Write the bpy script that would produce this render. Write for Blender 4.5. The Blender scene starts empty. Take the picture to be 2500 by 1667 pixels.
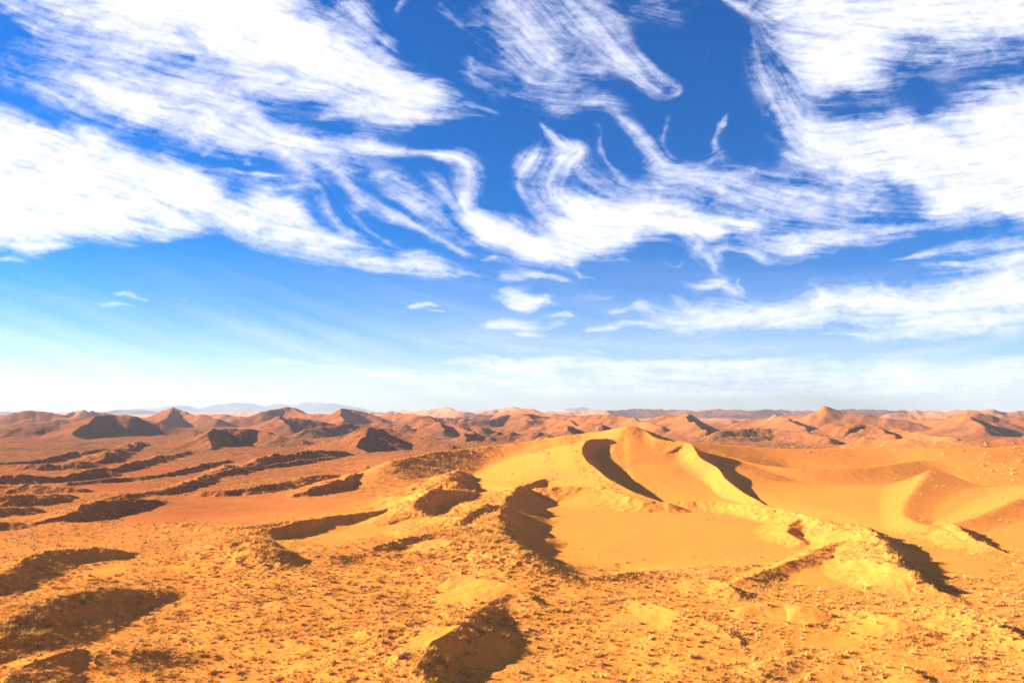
import bpy, math, time, numpy as np
_T0 = time.time()
def tick(s): print('[%6.1fs] %s' % (time.time() - _T0, s), flush=True)
from math import radians as R
C = bpy.context.scene
COL = C.collection

# ------------------------------------------------------------------ camera, sky, sun, exposure
CAM_H = 60.0            # metres above the pan
HY = 941.0              # horizon row, focal length and frame used when reading the photograph (2352 px wide)
F = 1568.0; CX = 1176.0
cam = bpy.data.cameras.new("camera"); camo = bpy.data.objects.new("camera", cam); COL.objects.link(camo)
camo.location = (0, 0, CAM_H); camo.rotation_euler = (R(90), 0, 0)
cam.sensor_width = 36; cam.lens = 24; cam.shift_y = (HY - 784.0) / 2352.0
cam.clip_start = 1; cam.clip_end = 90000
C.camera = camo

SUN_AZ, SUN_EL = -73.0, 19.5     # azimuth from the view direction (left is negative), elevation
w = bpy.data.worlds.new("World"); C.world = w; w.use_nodes = True
nt = w.node_tree; N = nt.nodes; L = nt.links
sky = N.new('ShaderNodeTexSky'); sky.sky_type = 'NISHITA'; sky.sun_disc = False
sky.sun_elevation = R(SUN_EL); sky.sun_rotation = R(SUN_AZ)
sky.altitude = 800; sky.air_density = 1.0; sky.dust_density = 0.35; sky.ozone_density = 3.0
hsv = N.new('ShaderNodeHueSaturation'); hsv.inputs['Saturation'].default_value = 1.8
L.new(sky.outputs[0], hsv.inputs['Color'])
tint = N.new('ShaderNodeMix'); tint.data_type = 'RGBA'; tint.blend_type = 'MULTIPLY'; tint.inputs[0].default_value = 1
tint.inputs[7].default_value = (0.66, 0.71, 0.98, 1); L.new(hsv.outputs[0], tint.inputs[6])
L.new(tint.outputs[2], N['Background'].inputs[0]); N['Background'].inputs[1].default_value = 0.05

sl = bpy.data.lights.new("sun", 'SUN'); sl.energy = 5.0; sl.angle = R(0.5); sl.color = (1.0, 0.97, 0.88)
slo = bpy.data.objects.new("sun", sl); COL.objects.link(slo)
sd = np.array([math.sin(R(SUN_AZ)) * math.cos(R(SUN_EL)), math.cos(R(SUN_AZ)) * math.cos(R(SUN_EL)), math.sin(R(SUN_EL))])
from mathutils import Vector
slo.rotation_euler = Vector(sd).to_track_quat('Z', 'Y').to_euler()
C.view_settings.view_transform = 'Standard'; C.view_settings.look = 'None'
C.view_settings.exposure = 1.83; C.view_settings.gamma = 1
C.cycles.transparent_max_bounces = 16

# ------------------------------------------------------------------ numeric helpers
rng = np.random.default_rng(7)
PERM = np.random.default_rng(3).permutation(512).astype(np.int32)
PERM = np.concatenate([PERM, PERM])
GA = np.random.default_rng(5).uniform(0, 2 * np.pi, 512)
GX = np.cos(GA).astype(np.float32); GY = np.sin(GA).astype(np.float32)

def perlin(x, y, seed=0):
    x = np.asarray(x, np.float64) + seed * 17.31; y = np.asarray(y, np.float64) + seed * 9.77
    xi = np.floor(x); yi = np.floor(y)
    xf = (x - xi).astype(np.float32); yf = (y - yi).astype(np.float32)
    X = xi.astype(np.int64) & 511; Y = yi.astype(np.int64) & 511
    X1 = (X + 1) & 511; Y1 = (Y + 1) & 511
    u = xf * xf * xf * (xf * (xf * 6 - 15) + 10); v = yf * yf * yf * (yf * (yf * 6 - 15) + 10)
    def g(a, b, dx, dy):
        h = PERM[PERM[a] + b] & 511
        return GX[h] * dx + GY[h] * dy
    a = g(X, Y, xf, yf); b = g(X1, Y, xf - 1, yf); c = g(X, Y1, xf, yf - 1); d = g(X1, Y1, xf - 1, yf - 1)
    return (a + u * (b - a)) * (1 - v) + (c + u * (d - c)) * v       # about -0.7..0.7

def fbm(x, y, oct=4, seed=0, gain=0.5):
    s = 0; a = 1.0; t = 0
    for i in range(oct):
        s = s + a * perlin(x * 2.03 ** i, y * 2.03 ** i, seed + i * 3); t += a; a *= gain
    return s / t * 1.5

def sstep(a, b, x):
    t = np.clip((x - a) / (b - a), 0, 1); return t * t * (3 - 2 * t)

def catmull(P, n=6):
    P = np.asarray(P, float)
    if len(P) < 3: return P
    Q = np.vstack([2 * P[0] - P[1], P, 2 * P[-1] - P[-2]]); out = []
    for i in range(1, len(Q) - 2):
        p0, p1, p2, p3 = Q[i - 1], Q[i], Q[i + 1], Q[i + 2]
        for k in range(n):
            t = k / n
            out.append(0.5 * (2 * p1 + (p2 - p0) * t + (2 * p0 - 5 * p1 + 4 * p2 - p3) * t * t + (3 * p1 - p0 - 3 * p2 + p3) * t ** 3))
    out.append(P[-1]); return np.array(out)

def set_attr(me, name, val, typ='FLOAT', dom='POINT'):
    a = me.attributes.new(name, typ, dom)
    if typ == 'FLOAT': a.data.foreach_set('value', np.ascontiguousarray(val, np.float32).ravel())
    else: a.data.foreach_set('color', np.ascontiguousarray(val, np.float32).ravel())

def fast_mesh(name, co, faces, smooth=True):
    """faces: (n,k) int array, k = 3 or 4"""
    me = bpy.data.meshes.new(name); k = faces.shape[1]; n = len(faces)
    me.vertices.add(len(co)); me.vertices.foreach_set('co', np.ascontiguousarray(co, np.float32).ravel())
    me.loops.add(n * k); me.loops.foreach_set('vertex_index', np.ascontiguousarray(faces, np.int32).ravel())
    me.polygons.add(n); me.polygons.foreach_set('loop_start', np.arange(0, n * k, k, dtype=np.int32))
    me.polygons.foreach_set('use_smooth', np.full(n, smooth, dtype=bool))
    me.update(calc_edges=True); return me

def link(name, me, mat, kind=None):
    o = bpy.data.objects.new(name, me); COL.objects.link(o); me.materials.append(mat)
    if kind: o['kind'] = kind
    return o

def material(name):
    m = bpy.data.materials.new(name); m.use_nodes = True
    nt = m.node_tree; b = nt.nodes['Principled BSDF']; b.inputs['Roughness'].default_value = 0.9
    b.inputs['Specular IOR Level'].default_value = 0.1
    return m, nt, b

# ------------------------------------------------------------------ reading the photograph into ground positions
def pt(px, py, h):        # a point of known height above the pan
    D = (CAM_H - h) * F / (py - HY); return ((px - CX) / F * D, D, h)
def pd(px, py, D):        # a point of known distance
    return ((px - CX) / F * D, D, CAM_H - (py - HY) * D / F)

# base level of the ground
BASE = [(200,1540,3),(700,1450,3.5),(700,1350,4),(1300,1400,4),(1700,1450,4.5),(2200,1520,5),(1900,1400,4.5),(1200,1520,1),
        (250,1430,.5),(1000,1300,4),(1500,1250,0),(1500,1190,0),(1750,1250,0),(1250,1240,0),(500,1180,0),(700,1150,0),(100,1230,1.5),
        (350,1240,2.5),(780,1225,1.5),(1900,1120,4),(2250,1170,3.6),(2150,1290,2.5),(2300,1350,3),(1850,1330,2.8),(200,1080,0),(600,1100,1),
        (1000,1100,4),(1600,1100,3),(200,1300,2),(1150,1050,6),(900,1120,3)]
_b = np.array([pt(a, b, h) for a, b, h in BASE])
_bt = np.arctan2(_b[:, 0], _b[:, 1]); _bd = np.log(np.hypot(_b[:, 0], _b[:, 1])); _bh = _b[:, 2]
def base_z(th, ld):
    num = np.zeros_like(th); den = np.full_like(th, 0.02)
    for t, d, h in zip(_bt, _bd, _bh):
        k = np.exp(-((th - t) / .11) ** 2 - ((ld - d) / .11) ** 2); num += k * h; den += k
    near = sstep(5.2, 4.9, ld)
    return num / den * (1 - near) + near * 3.5

CR = []     # crests: points, lee width factor, windward width factor, rounding, options
def crest(pts, lee=2.0, wind=5.0, r=0.0, mode='h', pl=1.35, pw=1.5):
    P = [pt(*p) if mode == 'h' else pd(*p) for p in pts]
    CR.append((catmull(P), lee, wind, r, pl, pw))

# --- foreground bowls
crest([(1195,1392,3),(1150,1390,4.5),(1095,1402,6.5),(1062,1432,7.5),(1000,1468,8),(968,1505,7.5),(975,1560,6.5),(1010,1640,5)], 2.3, 7, .2)
crest([(350,1356,3.5),(300,1352,5),(240,1350,6.5),(150,1366,7.5),(70,1395,8),(20,1430,8),(-60,1470,8)], 2.8, 5, .3)
crest([(310,1268,3),(260,1262,5),(200,1260,6),(110,1265,7),(50,1286,7),(10,1315,6),(-60,1340,5)], 2.7, 5, .3)
crest([(480,1500,4),(330,1494,5.5),(200,1490,6.3),(100,1505,6.8),(20,1555,7.5),(-60,1640,8)], 3.0, 5, .3)
crest([(1060,1230,5),(1010,1226,7),(960,1228,8),(900,1241,8),(850,1256,6.5),(790,1272,4)], 1.9, 4, .3)
crest([(505,1210,5),(555,1218,8),(598,1236,9.5),(640,1258,8.5),(700,1280,5)], 1.9, 4, .4)
crest([(990,1150,5.5),(930,1156,6),(860,1168,6),(780,1178,6),(690,1198,6),(620,1212,6),(540,1216,4.5)], 1.8, 3.5, .3)
crest([(360,1146,3),(300,1149,5),(230,1155,6.3),(170,1172,6.3),(110,1190,4.5)], 2.0, 5, .3)
# --- middle distance, left: low transverse dunes
crest([(760,1048,3.54),(680,1058,4.35),(601,1068,4.35),(497,1084,5.15),(433,1106,5.15),(386,1119,4.75),(319,1127,3.94),(255,1138,3.14)], 2.4, 4, 1.0)
crest([(520,1056,2.73),(480,1063,3.54),(420,1077,4.35),(336,1090,3.94),(269,1097,3.54),(150,1108,2.73)], 2.4, 4, 1.0)
crest([(430,1034,3.54),(386,1043,4.75),(302,1063,5.15),(235,1077,5.56),(168,1086,5.96),(67,1091,6.36),(-60,1092,6.36)], 2.4, 4, 1.0)
crest([(330,1012,4.35),(289,1026,6.76),(255,1039,7.17),(215,1055,6.76),(134,1062,6.36),(67,1065,5.96),(-60,1063,5.15)], 2.4, 5, 1.0)
crest([(240,1030,3.54),(168,1040,4.75),(100,1052,5.15),(0,1058,5.15),(-90,1060,5.15)], 2.1, 4, 1.0)
crest([(190,1122,2.73),(135,1117,4.35),(60,1114,5.15),(-60,1116,5.15)], 2.3, 5, 1.0)
crest([(160,1134,2.73),(100,1137,4.75),(40,1136,5.96),(-60,1140,5.96)], 2.3, 5, 1.0)
crest([(80,1166,2.73),(30,1163,4.75),(-60,1166,5.56)], 2.3, 5, 1.0)
crest([(60,1206,2.73),(20,1199,3.94),(-60,1202,4.35)], 2.3, 5, 1.0)
crest([(790,1036,5.6),(720,1037,8.96),(660,1043,9.52),(610,1050,8.4),(560,1061,6.72),(497,1078,5.6)], 2.4, 4.5, 1.0)
crest([(780,1088,3.36),(750,1091,6.72),(710,1095,6.72),(650,1106,5.6),(560,1122,3.92),(470,1130,2.8)], 2.4, 4, 1.0)
crest([(1080,1040,8.96),(1040,1046,12.32),(1000,1048,13.44),(960,1053,12.32),(935,1063,8.96)], 2.4, 4, 1.0)
crest([(1070,1078,10.08),(1035,1085,12.32),(1030,1098,12.32),(1045,1110,10.08),(1080,1125,6.72)], 2.2, 4, 1.0)
crest([(1090,1126,7.84),(1050,1128,10.08),(1000,1130,11.2),(965,1140,10.64),(950,1157,8.96),(975,1175,6.16)], 2.2, 5, 1.0)
crest([(900,1060,8.96),(930,1064,10.08),(955,1075,6.72)], 2, 6, .2)
crest([(1140,1160,10.08),(1100,1170,10.08),(1060,1190,9.52),(1020,1196,7.84)], 2.1, 5, 1.0)
crest([(880,1080,7.84),(820,1090,8.96),(760,1110,6.72),(700,1125,4.48)], 2.2, 5, .8)
crest([(430,985,1904.0),(500,1005,1456.0),(560,1020,1288.0)], 2.2, 5, .8, mode='d')
# --- rim west of the main pan
crest([(1250,1104,9),(1200,1116,9),(1168,1136,9.4),(1150,1168,9.8),(1146,1200,10),(1162,1236,10),(1196,1268,9.2),(1244,1296,7.6),(1300,1314,6),(1350,1326,4)], 2.5, 7, .5)
# --- the high dune of the middle: west horn, crest and east ridge
crest([(1392,1006,598),(1352,1009,590),(1338,1030,560),(1343,1052,525),(1372,1078,490),(1400,1100,462),(1450,1126,435),(1520,1152,415)], 1.6, 4.6, .1, pw=1.3, mode='d')
crest([(1440,979,627),(1480,989,620),(1505,1004,600),(1545,1013,590),(1585,1018,580),(1606,1048,545),(1646,1073,515),(1668,1100,480),(1700,1126,447),(1740,1148,424),(1770,1166,412)], 1.6, 2.6, .1, pl=1.2, pw=1.2, mode='d')
crest([(1480,988,640),(1440,978,630),(1340,994,640),(1200,1014,640),(1100,1027,630),(1000,1040,600),(900,1058,560)], 4.6, 3.2, .5, pl=1.8, pw=1.2, mode='d')
crest([(1535,1154,4.4),(1455,1141,6.5),(1385,1121,8.5),(1310,1116,9),(1235,1120,8)], 3.0, 3, .8)
# --- plateau to the right
crest([(1560,1012,32),(1700,1024,26),(1850,1031,23),(2000,1027,24),(2180,1029,24),(2352,1025,25),(2700,1020,25)], 2.5, 4.6, 1.5, pw=1.15)
crest([(2700,1066,16),(2450,1064,16),(2250,1061,16),(2120,1056,17),(2000,1071,14),(1870,1076,13),(1750,1067,15),(1640,1038,23)], 4.0, 5.0, 1.2)
crest([(2150,1055,15.5),(2130,1088,9),(2098,1128,6.6),(2076,1168,5.2),(2095,1196,4.6),(2160,1207,4.6),(2250,1184,5.6),(2352,1140,7),(2450,1110,7)], 6.5, 6, 1.2)
crest([(2160,1200,4.5),(2194,1205,6.3),(2230,1232,5.8),(2270,1252,4.6),(2320,1270,3)], 1.8, 4, .2)
crest([(1970,1206,305),(2002,1217,290),(2034,1258,253),(2052,1286,234),(2075,1302,224),(2100,1318,217),(2130,1336,212),(2175,1362,206),(2210,1376,203)], 1.8, 3.6, .15, pw=1.3, mode='d')
crest([(1990,1232,6),(1940,1240,5),(1880,1260,4.2),(1830,1280,4.2),(1780,1299,4.5),(1720,1322,5.2),(1670,1338,4.4)], 3.4, 3.0, .6)
crest([(1580,1320,4),(1640,1329,6),(1680,1348,6.3),(1735,1372,4)], 1.9, 5, .2)
crest([(1530,1152,3.4),(1610,1150,4.5),(1686,1154,5),(1817,1173,6),(1880,1190,6.6),(1990,1209,7)], 2.4, 3, .5)
crest([(1860,1186,5.6),(1818,1200,4.2),(1806,1220,3.2),(1840,1242,2.2)], 3.5, 4, .6)
crest([(1260,1302,6),(1350,1322,5),(1480,1312,5),(1620,1321,5.4)], 5, 2.2, .8)
crest([(700,1193,5),(540,1211,5.6),(420,1204,5),(250,1199,4.6),(130,1195,4)], 6, 2.4, .8)
crest([(640,1266,5),(740,1275,6),(850,1268,6.3),(950,1272,6.3),(1040,1274,6.3),(1110,1284,6.8),(1200,1300,7)], 5, 2.6, .6)
# --- foreground right
crest([(1955,1398,5.6),(2015,1408,7.3),(2080,1428,7.3),(2150,1448,6.3),(2240,1472,5)], 1.8, 5, .2)
crest([(2190,1392,6.5),(2245,1408,8),(2300,1436,8.5),(2370,1476,7.5),(2450,1510,7)], 1.8, 5, .2)
crest([(980,1298,6),(1060,1316,7),(1130,1333,7.4),(1190,1346,7.3),(1222,1368,5.8)], 1.6, 7, .1)
crest([(1480,1380,5),(1560,1400,6),(1640,1430,6),(1700,1470,5)], 2.0, 6, .4)
crest([(1720,1395,5.5),(1800,1385,6.4),(1870,1395,6.6),(1920,1412,5.6)], 2.4, 6, 1.0)
crest([(1750,1520,5),(1880,1500,6.2),(2000,1510,6.4),(2100,1540,6)], 2.0, 6, .3)
# --- dunes of the middle distance (distance given)
D_ = dict(mode='d')
crest([(1040,1022,1010),(970,1007,1050),(920,996,1080),(867,985,1090),(832,1006,1000),(820,1026,960),(842,1036,930)], 1.9, 4.5, .3, **D_)
crest([(856,976,1140),(845,990,1050),(800,1008,1020)], 3, 3.5, 1, **D_)

crest([(470,992,1560),(400,980,1600),(350,966,1620),(305,952,1620),(240,953,1610),(208,968,1530),(169,989,1430),(174,1002,1390),(205,1010,1350)], 2.0, 4, .3, **D_)

crest([(700,1012,1120),(650,1002,1150),(600,989,1190),(560,982,1190),(512,985,1180),(483,992,1130),(480,1009,1090),(487,1026,1030)], 2.5, 4, .3, **D_)

crest([(190,962,2350),(150,955,2400),(110,947,2450),(50,949,2450),(0,956,2450),(-60,962,2400)], 2.2, 3, 2, **D_)
crest([(150,950,3100),(180,942,3150),(205,948,3100),(218,944,3200),(260,953,3200)], 2.2, 3, 1, **D_)
crest([(500,962,2350),(430,948,2500),(398,937,2600),(370,948,2550),(340,957,2500)], 2.2, 3, 1, **D_)
crest([(398,937,2600),(385,955,2350),(365,970,2200)], 2.2, 3, 1, **D_)
crest([(540,962,2500),(610,949,2550),(665,939,2600),(700,951,2500),(770,965,2300)], 2.4, 3, 1, **D_)
crest([(740,967,1900),(690,961,1900),(646,956,1900),(652,968,1750),(668,976,1700)], 1.8, 4, .4, **D_)
crest([(880,962,2350),(830,946,2400),(787,942,2400),(783,954,2200),(792,965,2050)], 1.8, 4, .4, **D_)
crest([(880,951,2800),(940,950,2500),(960,956,2300),(1000,964,2150)], 2.0, 3, 1, **D_)
crest([(860,952,5000),(940,947,4700),(1020,935,4500),(1060,944,4300),(1110,951,4300)], 1.8, 3, 1, **D_)
crest([(1050,958,3200),(1120,950,3300),(1150,945,3300),(1210,938,3100),(1260,950,2900),(1330,958,2800)], 2.0, 3, 1, **D_)
crest([(1100,946,5200),(1175,935,5200),(1230,944,5000)], 2.0, 3, 1, **D_)
crest([(985,956,1750),(1004,966,1650),(1022,984,1500)], 2.0, 4.5, .4, **D_)
crest([(985,956,1750),(1040,976,1620),(1090,990,1500)], 1.8, 3, .4, **D_)
crest([(1180,950,2300),(1206,955,2200),(1225,966,2050)], 1.8, 5, .5, **D_)
crest([(1060,968,2100),(1130,962,2150),(1180,950,2300),(1250,955,2400)], 2, 3, 1, **D_)
crest([(1230,962,1800),(1270,960,1800),(1300,965,1700),(1330,980,1550)], 1.9, 4.5, .5, **D_)
crest([(1290,966,2000),(1340,956,1950),(1395,947,1900),(1450,961,1800),(1520,978,1600)], 2.2, 3, 1, **D_)
crest([(1385,975,1450),(1345,975,1480),(1310,977,1500),(1305,988,1400),(1318,996,1350)], 1.8, 4.5, .4, **D_)
crest([(1500,960,1950),(1540,952,1900),(1583,947,1850),(1576,960,1700),(1598,976,1550),(1622,988,1450)], 1.8, 4, .4, **D_)
crest([(1240,947,4600),(1300,945,4500),(1350,941,4500),(1400,946,4300)], 1.8, 3, 1, **D_)
crest([(1380,944,5200),(1430,940,5200),(1500,938,5000),(1560,942,4800),(1620,948,4500)], 1.8, 3, 1, **D_)
crest([(1590,944,6000),(1650,939,6000),(1720,943,5800),(1790,940,6000),(1870,944,6000)], 1.8, 3, 1, **D_)
crest([(1700,968,2100),(1790,958,2050),(1850,950,2000),(1895,937,1950),(1950,949,1900),(2020,959,1850),(2110,968,1800)], 2.3, 3.2, .5, **D_)
crest([(1780,955,2000),(1806,960,1900),(1822,970,1780),(1850,978,1700)], 1.8, 3, .5, **D_)
crest([(1870,988,1330),(1920,974,1330),(1975,971,1320),(2012,976,1290),(2030,990,1200),(2055,1001,1130)], 2.0, 4.5, .5, **D_)
crest([(1890,944,5500),(1960,939,5500),(2050,942,5000),(2130,947,4600)], 2, 3, 1, **D_)
crest([(2040,950,3200),(2120,943,3200),(2240,941,3100),(2352,944,3100),(2500,941,3100)], 2.2, 3, 2, **D_)
crest([(2040,968,2000),(2130,961,1900),(2220,953,1800),(2260,951,1780),(2352,957,1750),(2480,962,1750)], 2.4, 3.2, .8, **D_)
crest([(2222,953,1800),(2232,965,1650),(2262,976,1550)], 1.9, 3.5, .5, **D_)
crest([(1990,1004,1000),(2080,1010,930),(2200,1014,880),(2290,1008,860),(2352,1000,850),(2500,985,820)], 3, 3, 1.5, **D_)
crest([(2060,985,1250),(2120,996,1150),(2200,1010,1020)], 2.2, 3, 1, **D_)
# low swells in the dark flats
crest([(0,985,1500),(80,980,1520),(160,976,1550)], 3, 4, 2, **D_)
crest([(700,985,1500),(780,975,1600),(850,972,1650),(930,975,1600)], 2, 4, 1, **D_)
crest([(1060,1000,1300),(1160,996,1350),(1260,996,1300)], 2.4, 4, 2, **D_)
crest([(1650,990,1350),(1740,985,1400),(1830,990,1350),(1900,1003,1200)], 2.6, 4, 2, **D_)
crest([(1120,985,1650),(1060,982,1650),(1010,992,1500)], 2, 4, 1, **D_)

# scattered far dunes
frng = np.random.default_rng(21)
for i in range(170):
    D = math.exp(frng.uniform(math.log(2300), math.log(11000)))
    th = frng.uniform(-1.1, 1.1)
    if th < -.25 and D > 4500 and frng.random() < .9: continue        # pale plain on the left
    h = frng.uniform(9, 31) * (1 + min(1.25, max(0, D - 2500) / 4200))
    x, y = D * math.sin(th), D * math.cos(th)
    ang = frng.normal(-0.1, .5); Ln = (h + 12) * frng.uniform(3, 12)
    P = []
    for k, t in enumerate(np.linspace(-1, 1, 7)):
        a = ang + t * frng.uniform(.1, .7)
        P.append((x + Ln * t * math.cos(a) + frng.normal() * h * .2, y + Ln * t * math.sin(a) + frng.normal() * h * .7,
                  h * max(.12, 1 - abs(t + frng.normal() * .1) ** 1.3)))
    if frng.random() < .5: P = P[::-1]
    CR.append((catmull(P), 1.8, 3.6, .8, 1.3, 1.4))

# ------------------------------------------------------------------ ground sheet (one polar sheet round the viewpoint)
th_in = np.linspace(-0.74, 0.74, 1560)
th_out = np.concatenate([np.linspace(0.74, np.pi, 46)[1:], np.linspace(-np.pi, -0.74, 46)[1:-1]])
TH = np.concatenate([th_in, th_out]); nT = len(TH)
Rr = np.concatenate([np.geomspace(2, 125, 60)[:-1], np.geomspace(125, 1500, 1130)[:-1], np.geomspace(1500, 12000, 430)[:-1], np.geomspace(12000, 40000, 24)])
nR = len(Rr)
G_t, G_r = np.meshgrid(TH, Rr)                 # rows = radius
gx = G_r * np.sin(G_t); gy = G_r * np.cos(G_t)
ld = np.log(G_r)
base = base_z(G_t, ld)
# gentle waver of the crest lines
wa = np.clip(G_r / 200, .6, 12)
wx = gx + fbm(G_t * 22, ld * 22, 3, 1) * 1.7 * wa + fbm(gx / 4.5, gy / 4.5, 2, 2) * .8 * np.clip(G_r / 250, .6, 2)
wy = gy + fbm(G_t * 22, ld * 22, 3, 11) * 1.7 * wa + fbm(gx / 4.5, gy / 4.5, 2, 12) * .8 * np.clip(G_r / 250, .6, 2)
relief = np.zeros_like(gx); slipn = np.zeros_like(gx)
for P, lee, wind, rr, pl, pw in CR:
    H = P[:, 2]
    cd = np.hypot(P[:, 0], P[:, 1]); ct = np.arctan2(P[:, 0], P[:, 1])
    bz = base_z(ct, np.log(cd)); A = np.maximum(H - bz, 0.3)
    m = float(A.max() * max(lee, wind)) + 6
    x0, x1, y0, y1 = P[:, 0].min() - m, P[:, 0].max() + m, P[:, 1].min() - m, P[:, 1].max() + m
    rc = np.hypot(P[:, 0], P[:, 1]); i0 = np.searchsorted(Rr, max(2, rc.min() - m)); i1 = np.searchsorted(Rr, rc.max() + m)
    sub = np.s_[i0:i1]
    X = wx[sub]; Y = wy[sub]
    ok = (X > x0) & (X < x1) & (Y > y0) & (Y < y1)
    if not ok.any(): continue
    xs = X[ok]; ys = Y[ok]
    if max(lee, wind) >= 6 and P[:, 1].mean() > 300 or lee >= 4 or A.max() > 20:
        xs = .25 * xs + .75 * gx[sub][ok]; ys = .25 * ys + .75 * gy[sub][ok]
    best = np.full(xs.shape, 1e30); bh = np.zeros_like(xs); bc = np.zeros_like(xs)
    for k in range(len(P) - 1):
        ax, ay = P[k, :2]; dx, dy = P[k + 1, :2] - P[k, :2]; l2 = dx * dx + dy * dy + 1e-9
        t = np.clip(((xs - ax) * dx + (ys - ay) * dy) / l2, 0, 1)
        ex = xs - ax - t * dx; ey = ys - ay - t * dy; d2 = ex * ex + ey * ey
        u = d2 < best
        best = np.where(u, d2, best); bh = np.where(u, A[k] + (A[k + 1] - A[k]) * t, bh)
        bc = np.where(u, (dx * ey - dy * ex) / math.sqrt(l2), bc)
    if A.max() < 22 and P[:, 0].mean() < 20 and P[:, 1].mean() > 300: bh = bh * np.clip(1 + .75 * fbm(xs / 75, ys / 55, 2, 18), .3, 1.5)
    amp_ = .30 if P[:, 1].mean() > 700 else (.32 if (A.max() < 22 and lee < 3.2 and P[:, 0].mean() < 20 and P[:, 1].mean() > 420) else (.16 if A.max() < 22 and lee < 3.2 else .05))
    if P[:, 1].mean() > 380 and P[:, 1].mean() < 750 and P[:, 0].mean() > 60: amp_ = .01
    bh = bh * (1 + amp_ * fbm(xs / (1.6 * A.max() + 5), ys / (1.6 * A.max() + 5), 3, 17))
    d = np.sqrt(best); q = sstep(-.35, .35, bc / (d + .02))     # 1 = lee side (left normal of the list direction)
    if rr > 0:
        rs = rr * max(1.0, math.sqrt(A.max() / 6)); d = np.sqrt(d * d + rs * rs) - rs
    tl = np.clip(1 - d / (bh * lee + .3), 0, 1) ** pl
    tw = np.clip(1 - d / (bh * wind + .3), 0, 1) ** pw
    z = bh * (q * tl + (1 - q) * tw)
    cur = relief[sub][ok]; k = np.clip(0.12 * bh, .25, 3.0) * sstep(0, .25, z / (bh + .01)) + 1e-3
    hh = np.clip(.5 + .5 * (z - cur) / k, 0, 1)
    new = cur * (1 - hh) + z * hh + k * hh * (1 - hh)
    tmp = relief[sub]; tmp[ok] = new; relief[sub] = tmp
    tmp = slipn[sub]; tmp[ok] = np.maximum(tmp[ok] * (z < cur), q * (z > cur) * (d < bh * lee)); slipn[sub] = tmp
tick('crests')
# broad unevenness
far = sstep(900, 2500, G_r)
rt2_ = 1 - .8 * sstep(20, 90, gx) * sstep(340, 420, G_r) * (1 - sstep(700, 800, G_r))
gz = base + relief + fbm(gx / 60, gy / 60, 3, 31) * (.5 * rt2_ + 3.0 * sstep(700, 1600, G_r)) * (1 - .5 * far)
gz += np.maximum(0, fbm(gx / 700, gy / 420, 3, 41)) * 13 * sstep(1300, 2600, G_r) * (1 - sstep(9000, 13000, G_r))

# bare sand patches: (px, py, height, rx, ry)
BARE = [(1500,1235,0,330,78,1),(1290,1220,0,110,80,1),(640,1168,0,330,26,.9),(400,1185,0,120,18,.9),(790,1222,1,130,20,.9),(800,1110,1,90,22,.6),
        (1900,1110,8,300,60,.8),(1950,1055,16,330,16,.7),(2250,1100,9,130,30,.6),(1720,1120,5,110,50,.8),(2260,1160,5,120,38,.95),(1870,1325,2,90,32,.95),(1540,1125,8,90,26,.8),(1940,1175,4,160,30,.8),
        (2180,1290,3,120,36,.8),(2330,1225,3,90,30,.9),(1180,1070,16,110,28,.6),(1150,1525,1,70,50,.55),(230,1440,1,90,40,.5),
        (1310,1040,30,26,48,1),(1470,1005,38,110,24,.8),(1660,1115,12,40,28,.8),(1985,1285,9,50,36,1),(1100,1338,8,100,24,1),(1000,1465,8,70,20,.8),
        (1000,1445,7,60,14,.7),(950,1350,4,40,8,.4),(1830,1393,7,80,14,.9),(2020,1440,6,70,14,.7),(1490,1410,5,70,18,.7),(1900,1460,6,120,14,.6),(2090,1520,5,80,18,.5),
        (985,1265,4,60,10,.9),(250,1310,2,50,20,.7),(550,1140,2,160,10,.7),(330,1075,2,120,8,.8),(250,1118,2,90,9,.8),(1900,1230,5,60,18,.7),
        (60,1530,5,110,22,.4),(920,1145,7,60,10,.5),(1160,1065,20,60,20,.7)]
def ellipses(lst):
    mk = np.zeros_like(gx)
    for px, py, h, rx, ry, s in lst:
        X, Y, _ = pt(px, py, h); _, Y0, _ = pt(px, py - ry, h); _, Y1, _ = pt(px, py + ry, h)
        i0 = max(0, np.searchsorted(Rr, Y1 * .8)); i1 = np.searchsorted(Rr, Y0 * 1.7)
        sx = rx * Y / F; yy = gy[i0:i1] - Y; sy = np.where(yy > 0, Y0 - Y, Y - Y1)
        e = np.sqrt(((gx[i0:i1] - X) / sx) ** 2 + (yy / sy) ** 2) + fbm(gx[i0:i1] / (sx * .4), gy[i0:i1] / (sx * .4), 4, 5) * .5
        mk[i0:i1] = np.maximum(mk[i0:i1], s * sstep(1.45, .55, e))
    return mk
bare = ellipses(BARE)
veg = np.clip(.72 + .5 * fbm(gx / 22, gy / 22, 3, 51) + .35 * sstep(0, 4, relief), 0, 1) * (1 - bare)
fv = sstep(720, 1200, G_r)
veg = veg * (1 - fv) + fv * np.clip(.62 + .9 * fbm(gx / 130, gy / 110, 4, 52) - .25 * sstep(8, 35, relief), .42, 1)
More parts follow.
